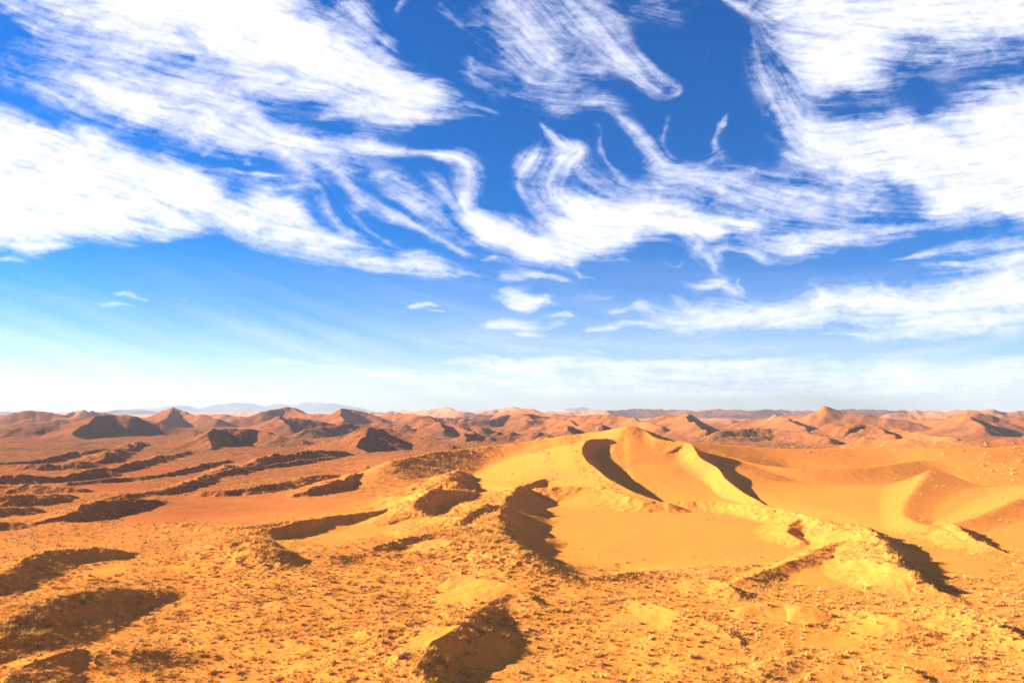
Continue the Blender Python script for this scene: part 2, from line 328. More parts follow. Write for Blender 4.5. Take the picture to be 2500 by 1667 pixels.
# coppice hummocks where plants hold the sand
res = sstep(900, 300, G_r) * (1 - .45 * sstep(330, 450, G_r))
rim = sstep(1.0, 4.5, relief) * veg
hum = np.maximum(0, perlin(gx / 1.5, gy / 1.3, 60) + .1) * .55 + np.maximum(0, perlin(gx / 2.6, gy / 2.2, 61) + .15) * .9 + np.maximum(0, perlin(gx / 5.5, gy / 4.0, 62)) * 1.2
hum2 = np.maximum(0, perlin(gx / 9, gy / 8, 63)) * 2.0
rt_ = 1 - .92 * sstep(20, 90, gx) * sstep(300, 420, G_r)
gz += res * rt_ * veg * (hum - .45) * (.15 + .62 * rim) + rt_ * sstep(800, 300, G_r) * rim * (hum2 * .3)
gz += sstep(760, 1300, G_r) * (1 - sstep(3500, 6000, G_r)) * fbm(gx / 22, gy / 16, 3, 64) * (.6 + 1.0 * veg)
gz += sstep(280, 450, G_r) * (1 - sstep(900, 1400, G_r)) * (1 - .85 * bare) * sstep(40, -60, gx) * (fbm(gx / 26 + gy / 60, gy / 11, 4, 66) * 1.3 + fbm(gx / 7, gy / 5, 3, 67) * .35)
gz += sstep(420, 260, G_r) * (1 - bare) * (fbm(gx / 17 + gy / 30, gy / 9, 3, 68) * .9)
gz += (1 - veg) * fbm(gx / 14, gy / 9, 2, 65) * .12
gz -= sstep(12000, 40000, G_r) * 8

co = np.stack([gx, gy, gz], -1).reshape(-1, 3)
idx = np.arange(nR * nT).reshape(nR, nT)
a = idx[:-1, :]; b = np.roll(idx, -1, 1)[:-1, :]; c_ = np.roll(idx, -1, 1)[1:, :]; d_ = idx[1:, :]
faces = np.stack([a, d_, c_, b], -1).reshape(-1, 4)
ground_me = fast_mesh("ground", co, faces)
set_attr(ground_me, "veg", veg); set_attr(ground_me, "bare", bare)

m_sand, nt_, bs = material("sand")
n = nt_.nodes; l = nt_.links
def node(t, **k):
    o = n.new(t)
    for kk, v in k.items(): setattr(o, kk, v)
    return o
def noise(scale, detail=4, rough=.55, vec=None):
    o = node('ShaderNodeTexNoise'); o.inputs['Scale'].default_value = scale; o.inputs['Detail'].default_value = detail
    o.inputs['Roughness'].default_value = rough
    if vec is not None: l.new(vec, o.inputs['Vector'])
    return o.outputs[0]
def mixc(f, a, b, blend='MIX'):
    o = node('ShaderNodeMix', data_type='RGBA', blend_type=blend)
    for s, v in ((0, f), (6, a), (7, b)):
        if isinstance(v, (int, float)): o.inputs[s].default_value = v
        elif isinstance(v, tuple): o.inputs[s].default_value = (*v, 1)
        else: l.new(v, o.inputs[s])
    return o.outputs[2]
def rmp(v, a, b, c=0.0, d=1.0, smooth=True):
    o = node('ShaderNodeMapRange'); o.interpolation_type = 'SMOOTHSTEP' if smooth else 'LINEAR'
    l.new(v, o.inputs[0])
    for i, x in enumerate((a, b, c, d)): o.inputs[i + 1].default_value = x
    return o.outputs[0]
def math_(op, a, b=None):
    o = node('ShaderNodeMath', operation=op)
    for i, v in enumerate((a, b)):
        if v is None: continue
        if isinstance(v, (int, float)): o.inputs[i].default_value = v
        else: l.new(v, o.inputs[i])
    return o.outputs[0]
geo = node('ShaderNodeNewGeometry'); pos = geo.outputs['Position']
at = node('ShaderNodeAttribute', attribute_name='veg'); vg = at.outputs['Fac']
sep = node('ShaderNodeSeparateXYZ'); l.new(pos, sep.inputs[0])
dist = node('ShaderNodeVectorMath', operation='LENGTH'); l.new(pos, dist.inputs[0])
golden = (0.82, 0.240, 0.033); red = (0.34, 0.078, 0.024); pink = (0.60, 0.22, 0.11)
big = noise(.006, 3, .5, pos); mid = noise(.05, 4, .55, pos)
redness = math_('ADD', rmp(dist.outputs['Value'], 470, 1100), math_('MULTIPLY', math_('SUBTRACT', big, .5), 1.6))
redness = math_('ADD', redness, rmp(sep.outputs['X'], 60, -240, -.2, .36))
redness = math_('ADD', redness, math_('MULTIPLY', rmp(dist.outputs['Value'], 280, 480), rmp(sep.outputs['X'], 0, -120, 0, .35)))
cl = node('ShaderNodeClamp'); l.new(redness, cl.inputs[0])
colr = mixc(cl.outputs[0], golden, red)
colr = mixc(rmp(dist.outputs['Value'], 2700, 5200), colr, pink)
colr = mixc(math_('MULTIPLY', rmp(mid, .35, .7), .22), colr, (0.50, 0.20, 0.06))
# litter and low herbs between the tussocks
fine = noise(1.1, 5, .7, pos); fine2 = noise(.22, 6, .7, pos)
lit = math_('MULTIPLY', vg, rmp(fine, .42, .62))
colr = mixc(math_('MULTIPLY', lit, .40), colr, (0.40, 0.21, 0.045))
farveg = math_('MULTIPLY', math_('MULTIPLY', vg, rmp(dist.outputs['Value'], 720, 1250)), rmp(dist.outputs['Value'], 4500, 2200))
farveg = math_('MULTIPLY', farveg, rmp(fine2, .30, .62, .45, 1.0))
colr = mixc(math_('MULTIPLY', farveg, .95), colr, (0.15, 0.060, 0.022))
l.new(colr, bs.inputs['Base Color'])
bump = node('ShaderNodeBump'); bump.inputs['Strength'].default_value = .55; bump.inputs['Distance'].default_value = .35
hsum = math_('ADD', math_('MULTIPLY', fine, math_('ADD', math_('MULTIPLY', vg, 1.1), .22)), math_('MULTIPLY', noise(4.0, 3, .6, pos), .15))
hsum = math_('ADD', hsum, math_('MULTIPLY', noise(.33, 4, .6, pos), .55))
wv = node('ShaderNodeTexWave'); wv.inputs['Scale'].default_value = .9; wv.inputs['Distortion'].default_value = 7; wv.inputs['Detail'].default_value = 3; wv.inputs['Detail Scale'].default_value = .5; l.new(pos, wv.inputs['Vector'])
hsum = math_('ADD', hsum, math_('MULTIPLY', wv.outputs['Fac'], .10))
l.new(hsum, bump.inputs['Height'])
bump2 = node('ShaderNodeBump'); bump2.inputs['Distance'].default_value = 5.0
l.new(math_('MULTIPLY', rmp(dist.outputs['Value'], 450, 1300), math_('ADD', math_('MULTIPLY', vg, .5), .05)), bump2.inputs['Strength'])
l.new(noise(.12, 6, .68, pos), bump2.inputs['Height']); l.new(bump2.outputs[0], bump.inputs['Normal'])
l.new(bump.outputs[0], bs.inputs['Normal'])
bs.inputs['Roughness'].default_value = 1.0; bs.inputs['Specular IOR Level'].default_value = 0.0
ground = link("ground", ground_me, m_sand, 'structure')

tick('ground')
# ------------------------------------------------------------------ far mountains
def mountains(name, spec, D, depth, mat, seed):
    spec = np.array(spec, float)
    px = np.linspace(spec[0, 0], spec[-1, 0], 420); py = np.interp(px, spec[:, 0], spec[:, 1])
    X = (px - CX) / F * D; H = CAM_H - (py - HY) * D / F
    H = np.maximum(0, H + (CAM_H * 0)); nv = 26
    v = np.linspace(-1, 1, nv)
    XX = np.repeat(X[None], nv, 0); YY = D + v[:, None] * depth + 0 * XX
    prof = (1 - np.abs(v)) ** .8
    nz = fbm(XX / (depth * .5), YY / (depth * .5), 5, seed)
    edge = sstep(0, .08, (px - px[0]) / (px[-1] - px[0])) * sstep(1, .92, (px - px[0]) / (px[-1] - px[0]))
    ZZ = H[None] * prof[:, None] * edge[None] * (1 + nz * .5 * (np.abs(v)[:, None] > .02)) - 8
    co = np.stack([XX, YY, ZZ], -1).reshape(-1, 3); I = np.arange(nv * 420).reshape(nv, 420)
    f = np.stack([I[:-1, :-1], I[:-1, 1:], I[1:, 1:], I[1:, :-1]], -1).reshape(-1, 4)
    return link(name, fast_mesh(name, co, f), mat, 'structure')
m_rock, ntr, br = material("mountain_rock"); br.inputs['Base Color'].default_value = (0.16, 0.12, 0.12, 1)
nn = ntr.nodes.new('ShaderNodeTexNoise'); nn.inputs['Scale'].default_value = .002; nn.inputs['Detail'].default_value = 6
rp = ntr.nodes.new('ShaderNodeValToRGB'); rp.color_ramp.elements[0].color = (.10, .08, .09, 1); rp.color_ramp.elements[1].color = (.24, .18, .17, 1)
gg = ntr.nodes.new('ShaderNodeNewGeometry'); ntr.links.new(gg.outputs['Position'], nn.inputs['Vector'])
ntr.links.new(nn.outputs[0], rp.inputs[0]); ntr.links.new(rp.outputs[0], br.inputs['Base Color'])
mountains("mountain_range", [(440,941),(480,935),(505,927),(540,924),(580,926),(610,930),(640,927),(680,929),(710,925),(740,922),(765,923),(790,929),(820,934),(860,940)], 21000, 1500, m_rock, 3)
mountains("mountain_range", [(290,941),(330,936),(360,935),(395,931),(430,932),(450,937),(480,941)], 20000, 1200, m_rock, 9)
mountains("hills", [(230,952),(255,942),(280,938),(300,941),(330,941),(370,944),(400,952)], 8500, 500, m_rock, 14)
mountains("hills", [(-200,952),(-60,944),(-20,940),(20,944),(60,952)], 8500, 500, m_rock, 15)
mountains("hills", [(1290,941),(1310,935),(1335,934),(1355,937),(1370,941)], 16000, 600, m_rock, 16)

# ------------------------------------------------------------------ grass tussocks
def sample(arr, x, y):
    t = np.arctan2(x, y); r = np.hypot(x, y)
    ti = (t - th_in[0]) / (th_in[1] - th_in[0]); ri = np.interp(np.log(r), np.log(Rr), np.arange(nR))
    t0 = np.clip(np.floor(ti).astype(int), 0, 1558); r0 = np.clip(np.floor(ri).astype(int), 0, nR - 2)
    ft = ti - t0; fr = ri - r0
    return (arr[r0, t0] * (1 - ft) + arr[r0, t0 + 1] * ft) * (1 - fr) + (arr[r0 + 1, t0] * (1 - ft) + arr[r0 + 1, t0 + 1] * ft) * fr

def tuft_proto(seed, nb, dome_n, dome=True):
    """one cushion with blades; returns verts, tris, shade (0 cushion .. 1 blade tip)"""
    g = np.random.default_rng(seed); V = []; T = []; S = []
    if dome:
        rings = 2 if dome_n > 5 else 1
        off = g.uniform(0, 6.28)
        rad = g.uniform(.75, 1.2, dome_n)
        prof = [(1.0, -.10), (.72, .15)] if rings == 2 else [(1.0, -.1)]
        for rr, zz in prof:
            for k in range(dome_n):
                a = off + 6.283 * k / dome_n + g.normal() * .1
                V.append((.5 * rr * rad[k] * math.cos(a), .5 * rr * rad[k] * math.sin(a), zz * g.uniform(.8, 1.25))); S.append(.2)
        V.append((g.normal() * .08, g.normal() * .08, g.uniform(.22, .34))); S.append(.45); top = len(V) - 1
        for q in range(rings - 1):
            for k in range(dome_n):
                a0 = q * dome_n + k; a1 = q * dome_n + (k + 1) % dome_n
                T += [(a0, a1, a1 + dome_n), (a0, a1 + dome_n, a0 + dome_n)]
        for k in range(dome_n): T.append(((rings - 1) * dome_n + k, (rings - 1) * dome_n + (k + 1) % dome_n, top))
    for k in range(nb):
        a = g.uniform(0, 6.283); r0 = .46 * math.sqrt(g.random()); lean = r0 * 1.5 + g.uniform(0, .22); hh = g.uniform(.34, .85) * (1 - r0 * .7)
        x, y = r0 * math.cos(a), r0 * math.sin(a); wd = g.uniform(.03, .055) if nb > 12 else g.uniform(.08, .14)
        pa = a + g.uniform(0, 6.28)
        i = len(V); V += [(x - wd * math.cos(pa), y - wd * math.sin(pa), .08), (x + wd * math.cos(pa), y + wd * math.sin(pa), .08),
                          (x + lean * math.cos(a) * .7 + .05, y + lean * math.sin(a) * .7, hh)]
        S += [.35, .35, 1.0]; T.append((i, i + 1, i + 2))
    return np.array(V), np.array(T), np.array(S)

def scatter(r0, r1, spacing, seed, keep):
    g = np.random.default_rng(seed); A = 0.5 * (r1 * r1 - r0 * r0) * 1.44
    n_ = int(A / spacing ** 2)
    r = np.sqrt(g.uniform(r0 * r0, r1 * r1, n_)); t = g.uniform(-.72, .72, n_)
    x = r * np.sin(t); y = r * np.cos(t); v = sample(veg, x, y); bb = sample(bare, x, y)
    rgt = 1 - .45 * sstep(10, 70, x) * sstep(300, 380, r)
    clump = rgt * sstep(-.45, .35, fbm(x / 7, y / 6, 2, 71)) * sstep(-.6, .1, fbm(x / 30, y / 16, 2, 72))
    p = keep * (v ** 1.3) * (.35 + .65 * clump)
    p = np.where(bb > .5, np.minimum(p, .02) + .004, p)
    ok = g.random(n_) < p
    return x[ok], y[ok], g

PAL = np.array([(0.86,0.50,0.06),(0.80,0.40,0.05),(0.58,0.34,0.13),(0.36,0.21,0.05),(0.86,0.55,0.14),(0.20,0.11,0.03),(0.70,0.47,0.04)])
PW = np.array([.27,.22,.13,.10,.13,.08,.07])
m_grass, ntg, bg = material("dry_grass")
ac = ntg.nodes.new('ShaderNodeAttribute'); ac.attribute_name = 'col'
ntg.links.new(ac.outputs['Color'], bg.inputs['Base Color']); bg.inputs['Roughness'].default_value = .8
tr = ntg.nodes.new('ShaderNodeBsdfTranslucent'); ntg.links.new(ac.outputs['Color'], tr.inputs[0])
mx = ntg.nodes.new('ShaderNodeMixShader'); mx.inputs[0].default_value = .12
ntg.links.new(bg.outputs[0], mx.inputs[1]); ntg.links.new(tr.outputs[0], mx.inputs[2])
ntg.links.new(mx.outputs[0], ntg.nodes['Material Output'].inputs[0])

VV = []; TT = []; CC = []; off = 0; BIG = []
def build(x, y, g, smin, smax, protos, flat, tag=False):
    global off
    n_ = len(x); z = sample(gz, x, y); rm = sample(relief, x, y)
    s = smin * (smax / smin) ** (g.random(n_) ** 2.0) * (1 + .35 * sstep(3, 6, rm))
    rot = g.uniform(0, 6.283, n_); ci = g.choice(len(PAL), n_, p=PW / PW.sum())
    col = PAL[ci] * g.uniform(.8, 1.15, (n_, 1)); pi = g.integers(0, len(protos), n_); hz = flat * g.uniform(.75, 1.35, n_)
    for k, (V, T, S) in enumerate(protos):
        m = np.nonzero(pi == k)[0]
        if tag:
            px_size = s[m] / np.hypot(x[m], y[m]); inside = np.abs(x[m] / y[m]) < .76
            for j, i in enumerate(m):
                if inside[j]: BIG.append((px_size[j], x[i], y[i], z[i], s[i], rot[i], hz[i], k, ci[i]))
    if tag: return s, rot, ci, col, pi, hz, z
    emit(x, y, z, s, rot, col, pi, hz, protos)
def emit(x, y, z, s, rot, col, pi, hz, protos):
    global off
    for k, (V, T, S) in enumerate(protos):
        m = np.nonzero(pi == k)[0]
        if not len(m): continue
        c, sn = np.cos(rot[m])[:, None], np.sin(rot[m])[:, None]; sc = s[m][:, None]
        X = (V[None, :, 0] * c - V[None, :, 1] * sn) * sc + x[m][:, None]
        Y = (V[None, :, 0] * sn + V[None, :, 1] * c) * sc + y[m][:, None]
        Z = V[None, :, 2] * sc * hz[m][:, None] + z[m][:, None]
        VV.append(np.stack([X, Y, Z], -1).reshape(-1, 3))
        TT.append((T[None] + (np.arange(len(m)) * len(V))[:, None, None] + off).reshape(-1, 3)); off += len(m) * len(V)
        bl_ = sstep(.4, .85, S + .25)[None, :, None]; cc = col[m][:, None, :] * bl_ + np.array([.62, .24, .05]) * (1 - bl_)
        CC.append(np.concatenate([cc, np.ones(cc.shape[:2] + (1,))], -1).reshape(-1, 4))

protoN = [tuft_proto(100 + i, 36, 7) for i in range(8)]
protoM = [tuft_proto(200 + i, 7, 5) for i in range(6)]
protoF = [tuft_proto(300 + i, 4, 5) for i in range(5)]
x, y, g = scatter(128, 300, 1.15, 81, 1.0)
s, rot, ci, col, pi, hz, z = build(x, y, g, .45, 1.75, protoN, 1.15, tag=True)
BIG.sort(key=lambda t: -t[0]); top = BIG[:300]; keys = {(b[1], b[2]) for b in top}
sel = np.array([(a_, b_) not in keys for a_, b_ in zip(x, y)])
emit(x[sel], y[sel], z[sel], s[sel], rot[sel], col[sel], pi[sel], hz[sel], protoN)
x, y, g = scatter(128, 340, .60, 84, 1.0); build(x, y, g, .24, .62, protoM, 1.2)
x, y, g = scatter(300, 640, 1.6, 82, .95); build(x, y, g, .5, 1.8, protoM, .9)
x, y, g = scatter(640, 1500, 3.8, 83, .8); build(x, y, g, 1.0, 3.2, protoF, .7)
me = fast_mesh("grass", np.concatenate(VV), np.concatenate(TT), smooth=False)
set_attr(me, 'col', np.concatenate(CC), 'FLOAT_COLOR')
link("grass", me, m_grass, 'stuff')
print("grass tris", len(me.polygons))

# the 300 largest tussocks, one object each
CNAME = ["straw-yellow", "dull ochre", "greyish tan", "olive-brown", "pale straw", "dark brown", "greenish yellow"]
shared = {}
HB = [(0, "at left edge"), (.06, "near left edge"), (.13, "well left of centre"), (.21, "in the left fifth"), (.28, "left of centre"),
      (.35, "left of the front shaded hollow"), (.42, "by the front shaded hollow"), (.49, "near the bottom middle"), (.55, "just right of the middle"), (.62, "right of the middle"),
      (.69, "two thirds across"), (.76, "well right of centre"), (.83, "towards right edge"), (.90, "near right edge"), (.96, "at right edge")]
VB = [(0, "far behind"), (.86, "farther back"), (.90, "midway back"), (.94, "low down"), (.97, "bottom edge")]
SZ = [(0, "modest"), (.0095, "broad"), (.0115, "very large")]
def pick(tab, v):
    r = tab[0][1]
    for a_, n_ in tab:
        if v >= a_: r = n_
    return r
top.sort(key=lambda t: t[1] / t[2])
seen = {}
ORD = ["first", "second", "third", "fourth", "fifth", "sixth", "seventh", "eighth", "ninth", "tenth", "eleventh", "twelfth"]
recs = []
for b_ in top:
    _, x_, y_, z_, s_, r_, h_, k_, c_i = b_
    fx = .5 + x_ / y_ * F / 2352; fy = (HY + (CAM_H - z_) * F / y_) / 1568
    lab = (CNAME[c_i], pick(SZ, s_ / math.hypot(x_, y_)), pick(HB, fx), pick(VB, fy)); recs.append((b_, lab)); seen[lab] = seen.get(lab, 0) + 1
cnt = {}
for (_, x_, y_, z_, s_, r_, h_, k_, c_i), lab in recs:
    if (k_, c_i) not in shared:
        V, T, S = protoN[k_]
        mt = fast_mesh("grass_tussock", V, T, smooth=False)
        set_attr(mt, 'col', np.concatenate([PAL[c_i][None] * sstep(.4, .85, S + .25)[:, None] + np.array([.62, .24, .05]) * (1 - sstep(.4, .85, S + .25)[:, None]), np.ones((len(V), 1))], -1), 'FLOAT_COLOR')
        mt.materials.append(m_grass); shared[(k_, c_i)] = mt
    o = bpy.data.objects.new("grass_tussock", shared[(k_, c_i)]); COL.objects.link(o)
    o.location = (x_, y_, z_); o.rotation_euler = (0, 0, r_); o.scale = (s_, s_, s_ * h_)
    cnt[lab] = cnt.get(lab, 0) + 1
    pre = "" if seen[lab] == 1 else ORD[min(cnt[lab] - 1, 11)] + " of the "
    o['label'] = "%s%s %s tussock%s %s, %s" % (pre, lab[1], lab[0], "" if seen[lab] == 1 else "s", lab[2], lab[3])
    assert len(o["label"].split()) <= 16, o["label"]
    o['category'] = "grass tussock"; o['group'] = "large tussocks of dry grass in the foreground"
# ------------------------------------------------------------------ clouds: one thin high sheet, density as a vertex attribute
NU, NV = 1500, 760
uu = np.linspace(-1.0, 1.0, NU); vv = np.linspace(0.012, 0.70, NV)
U, Vv = np.meshgrid(uu, vv)
CXp = CX + U * F; CYp = HY - Vv * F           # same reading frame as the terrain
wob = 14
wpx = CXp + fbm(CXp / 90, CYp / 60, 3, 201) * wob; wpy = CYp + fbm(CXp / 90, CYp / 60, 3, 211) * wob
wpx = wpx + fbm(CXp / 30, CYp / 20, 4, 221) * 6; wpy = wpy + fbm(CXp / 30, CYp / 20, 4, 231) * 6
dens = np.zeros_like(U); C2 = np.zeros_like(U); S2 = np.zeros_like(U)
def comb(new): 
    global dens
    dens = 1 - (1 - dens) * (1 - np.clip(new, 0, 1))
sseed = [300]
def stroke(pts, w, dn, fib=.6, soft=1.0):
    """a brushed streak along the points: w half width(s) in reading pixels, fibres run along it"""
    P = catmull(pts, 5); n_ = len(P); W = np.interp(np.linspace(0, 1, n_), np.linspace(0, 1, len(np.atleast_1d(w))), np.atleast_1d(w))
    m = W.max() * 3.4 + 12; sseed[0] += 7; sd_ = sseed[0]
    ok = (wpx > P[:, 0].min() - m) & (wpx < P[:, 0].max() + m) & (wpy > P[:, 1].min() - m) & (wpy < P[:, 1].max() + m)
    xs = wpx[ok]; ys = wpy[ok]
    best = np.full(xs.shape, 1e30); bs_ = np.zeros_like(xs); bw = np.ones_like(xs); bt = np.zeros_like(xs); acc = 0
    tot = np.hypot(*(np.diff(P[:, :2], axis=0).T)).sum()
    for k in range(n_ - 1):
        dx, dy = P[k + 1] - P[k]; l2 = dx * dx + dy * dy + 1e-9; ll = math.sqrt(l2)
        t = ((xs - P[k, 0]) * dx + (ys - P[k, 1]) * dy) / l2; tc = np.clip(t, 0, 1)
        ex = xs - P[k, 0] - tc * dx; ey = ys - P[k, 1] - tc * dy; d2 = ex * ex + ey * ey; u = d2 < best
        best = np.where(u, d2, best); bs_ = np.where(u, acc + tc * ll, bs_); bw = np.where(u, W[k] + (W[k + 1] - W[k]) * tc, bw)
        bt = np.where(u, (dx * ey - dy * ex) / ll, bt); acc += ll
    d = np.sqrt(best); q = d / bw
    wt = np.exp(-(d / (1.3 * bw + 6)) ** 2) * 3
    th_ = np.zeros_like(xs); bb_ = np.full(xs.shape, 1e30)
    for k in range(n_ - 1):
        mx_, my_ = (P[k] + P[k + 1]) / 2; e2 = (xs - mx_) ** 2 + (ys - my_) ** 2; u = e2 < bb_; bb_ = np.where(u, e2, bb_); th_ = np.where(u, math.atan2(P[k + 1][1] - P[k][1], P[k + 1][0] - P[k][0]), th_)
    C2[ok] += wt * np.cos(2 * th_); S2[ok] += wt * np.sin(2 * th_)
    fade = sstep(0, .12, bs_ / tot + .02) * sstep(1.0, .82, bs_ / tot - .02)
    bw = bw * (1 + .45 * fbm(bs_ / 60 + sd_, bs_ * 0 + sd_ * .3, 2, 44)); q = d / bw
    fn = fbm(bs_ / 95 + sd_, bt / (3.0 + .09 * W.max()) + bs_ / 160 + sd_, 5, sd_ % 97, .65)
    fn2 = fbm(xs / 34, ys / 24, 4, (sd_ + 5) % 97, .6)
    q = q + fn * fib * .7 + fn2 * .55
    body = sstep(1.55, -.15, q) ** 1.15 * (1 - fib * .55 + fib * 1.1 * fn)
    halo = .30 * sstep(2.3, .2, d / bw + fn * .5 + fn2 * .5)
    body = 1 - (1 - np.clip(body, 0, 1)) * (1 - halo)
    comb_v = np.zeros_like(dens); comb_v[ok] = np.clip(body * (.25 + .75 * fade), 0, 1) * dn * sstep(2.6, 1.4, d / bw)
    comb(comb_v)
def area(pts, dn, soft=16, fib=.5, rough=.8):
    P = catmull([*pts, pts[0]], 3)[:, :2]; sseed[0] += 7; sd_ = sseed[0]
    ins = np.zeros(wpx.shape, bool); best = np.full(wpx.shape, 1e30)
    for k in range(len(P)):
        x1, y1 = P[k]; x2, y2 = P[(k + 1) % len(P)]; dx, dy = x2 - x1, y2 - y1; l2 = dx * dx + dy * dy
        if l2 < 1e-6: continue
        t = np.clip(((wpx - x1) * dx + (wpy - y1) * dy) / l2, 0, 1)
        best = np.minimum(best, (wpx - x1 - t * dx) ** 2 + (wpy - y1 - t * dy) ** 2)
        cr = ((y1 > wpy) != (y2 > wpy)) & (wpx < dx * (wpy - y1) / (dy if abs(dy) > 1e-9 else 1e-9) + x1); ins ^= cr
    sdist = np.where(ins, 1, -1) * np.sqrt(best)
    fn = fbm(FS / 150, FT / 9, 4, sd_ % 97, .6); fn2 = fbm(wpx / 60, wpy / 38, 5, (sd_ + 3) % 97, .6)
    e = sdist + (fn * fib * 2 + fn2 * 1.6) * soft * rough
    comb(sstep(-soft * .6, soft * 2.2, e) * dn * np.clip(.86 + fn * fib * 1.0 + fn2 * .5 * rough, 0, 1))
def hole(pts, w, s):
    global dens
    keep = dens; dens = np.zeros_like(keep); stroke(pts, w, s, .5); h = dens; dens = keep * (1 - h)
# fibre frame: streaks slope down to the right on the left side and rise on the right side
slope = np.interp(CXp, [-500, 0, 700, 1300, 1800, 2900], [.42, .34, .36, .12, -.12, -.22])
gx_line = CXp[0]; gcum = np.concatenate([[0], np.cumsum(np.diff(gx_line) * (slope[0][1:] + slope[0][:-1]) / 2)])
FT = wpy - gcum[None, :]; FS = wpx

# upper left
area([(-120,-60),(60,30),(150,80),(260,110),(400,150),(520,170),(620,190),(800,215),(1000,245),(1040,200),(960,170),(880,130),(830,80),(760,40),(700,20),(640,-60)], .92, 26)
stroke([(250,0),(480,20),(620,80),(780,150),(900,205),(1080,240)], [60,70,70,55,12], .95, .4)
stroke([(0,10),(130,80),(280,115),(400,150)], [14,28,26,14], .7)
stroke([(600,-20),(750,20),(860,80),(900,110)], [30,26,20,8], .45)
stroke([(800,-10),(825,30),(845,80),(850,110)], [26,26,14,6], .7)
stroke([(110,150),(200,185),(300,232),(420,270),(560,305),(700,325),(850,340),(985,352)], [16,30,44,44,40,30,18,8], 1.0, .3)
stroke([(330,190),(450,205),(560,250),(620,300)], [24,34,34,16], .8)
stroke([(560,195),(640,190),(730,200)], [10,16,10], .8); stroke([(600,215),(680,230),(730,215)], [8,12,8], .6)
stroke([(800,248),(900,258),(1010,270)], [24,34,18], .98, .3); stroke([(735,275),(770,255),(810,240)], [5,14,10], .7)
stroke([(990,225),(1060,238),(1120,255),(1160,272)], [10,9,5,3], .45); stroke([(980,262),(1080,268),(1165,272)], [12,6,3], .4)
stroke([(430,150),(560,170),(700,205),(820,235)], [16,26,26,14], .6)
hole([(410,80),(440,100),(475,115)], [10,20,8], .7); hole([(285,40),(310,55)], [10,10], .6)
hole([(560,150),(640,165),(720,185)], [6,10,6], .6)
# left: veil and big mass
stroke([(-40,150),(130,215),(250,262),(420,300)], [30,34,26,10], .5)
area([(-120,190),(60,255),(130,285),(180,275),(235,290),(270,328),(340,345),(385,340),(420,360),(470,372),(505,420),(540,440),(620,430),(690,440),(720,490),(760,530),(860,562),(945,590),(830,582),(700,576),(600,556),(500,535),(430,545),(330,527),(300,552),(200,550),(160,563),(0,572),(-150,580)], 1.0, 16, .45)
stroke([(-40,420),(150,470),(300,520),(440,545)], [50,50,34,10], .8)
stroke([(-40,560),(60,563),(165,562)], [14,14,4], .9)
stroke([(480,500),(580,545),(700,572),(830,590)], [8,18,18,8], .8)
hole([(355,462),(400,485),(460,512)], [3,11,4], .8); hole([(170,440),(210,452)], [14,9], .55); hole([(480,500),(500,515)], [10,8], .6); hole([(575,470),(600,480)], [8,6], .5)
stroke([(640,356),(682,372),(700,400),(672,440)], [12,24,22,14], .9); stroke([(488,384),(560,396),(665,412)], [4,6,3], .8)
stroke([(500,400),(590,420),(680,430)], [12,16,10], .45)
for xx, yy, r in ((475,352,8),(512,362,9),(560,370,8)): stroke([(xx-8,yy+4),(xx,yy),(xx+10,yy+4)], [r*.6,r,r*.6], .85)
# curved strands of the centre left
stroke([(715,355),(780,395),(812,450),(865,480),(935,520)], [6,14,18,12,5], .8)
stroke([(700,420),(740,440),(745,480),(790,530),(840,560)], [14,12,10,8,5], .75)
stroke([(780,455),(830,510),(900,558),(945,578),(990,583)], [4,6,7,6,2], .75)
stroke([(765,480),(800,520),(860,560)], [3,4,3], .5)
stroke([(855,385),(900,430),(955,468),(1010,500),(1065,555)], [8,14,14,10,5], .8)
stroke([(895,488),(960,522),(1020,560),(1085,588)], [5,9,11,7], .85)
stroke([(985,398),(1010,425),(1040,462)], [12,14,6], .6)
stroke([(865,402),(915,415),(965,448),(1025,480)], [10,20,16,6], .85)
stroke([(960,480),(1010,520),(1070,560)], [4,7,4], .6); stroke([(1010,440),(1040,480),(1075,520)], [4,6,6], .6)
stroke([(950,352),(1020,355),(1062,368),(1082,402),(1072,452),(1085,495),(1160,545),(1270,590)], [5,12,20,22,20,24,40,20], 1.0, .4)
area([(1050,450),(1110,480),(1190,512),(1250,530),(1290,500),(1270,440),(1310,425),(1380,458),(1450,445),(1550,450),(1650,480),(1765,492),(1740,540),(1650,548),(1560,556),(1450,572),(1385,596),(1260,608),(1180,592),(1110,560),(1070,520)], 1.0, 15, .5)
stroke([(1240,598),(1320,604),(1470,594)], [7,8,3], .8)
# bird
stroke([(1243,276),(1258,303),(1290,335),(1322,348),(1300,372),(1285,402)], [5,8,14,20,16,18], 1.0, .4)
stroke([(1322,325),(1330,345),(1310,365)], [8,14,10], .9)
stroke([(1290,375),(1262,430),(1290,475),(1360,505),(1450,520)], [18,20,30,36,30], .95)
stroke([(1235,345),(1218,378),(1190,412)], [14,26,12], .9, .3); stroke([(1192,412),(1212,455),(1262,505),(1330,535)], [5,12,18,14], .7)
stroke([(1320,380),(1350,420),(1420,455),(1520,470)], [8,14,14,8], .5)
stroke([(1395,245),(1445,290),(1498,350),(1532,392),(1600,412),(1705,458)], [7,13,20,26,18,6], .95)
stroke([(1372,250),(1380,330),(1402,380),(1450,430)], [4,5,6,5], .5); stroke([(1535,268),(1530,305),(1520,340)], [8,7,5], .6)
stroke([(1450,265),(1440,300),(1520,400)], [4,6,10], .3)
stroke([(1670,265),(1645,312),(1642,350),(1612,390),(1560,408)], [5,8,9,14,14], .85)
stroke([(1330,372),(1420,432),(1560,442),(1705,482)], [18,24,26,16], .4); stroke([(1600,402),(1750,432),(1900,452),(2050,470)], [30,44,40,20], .45)
stroke([(1700,470),(1800,480),(1900,500)], [20,30,24], .6)
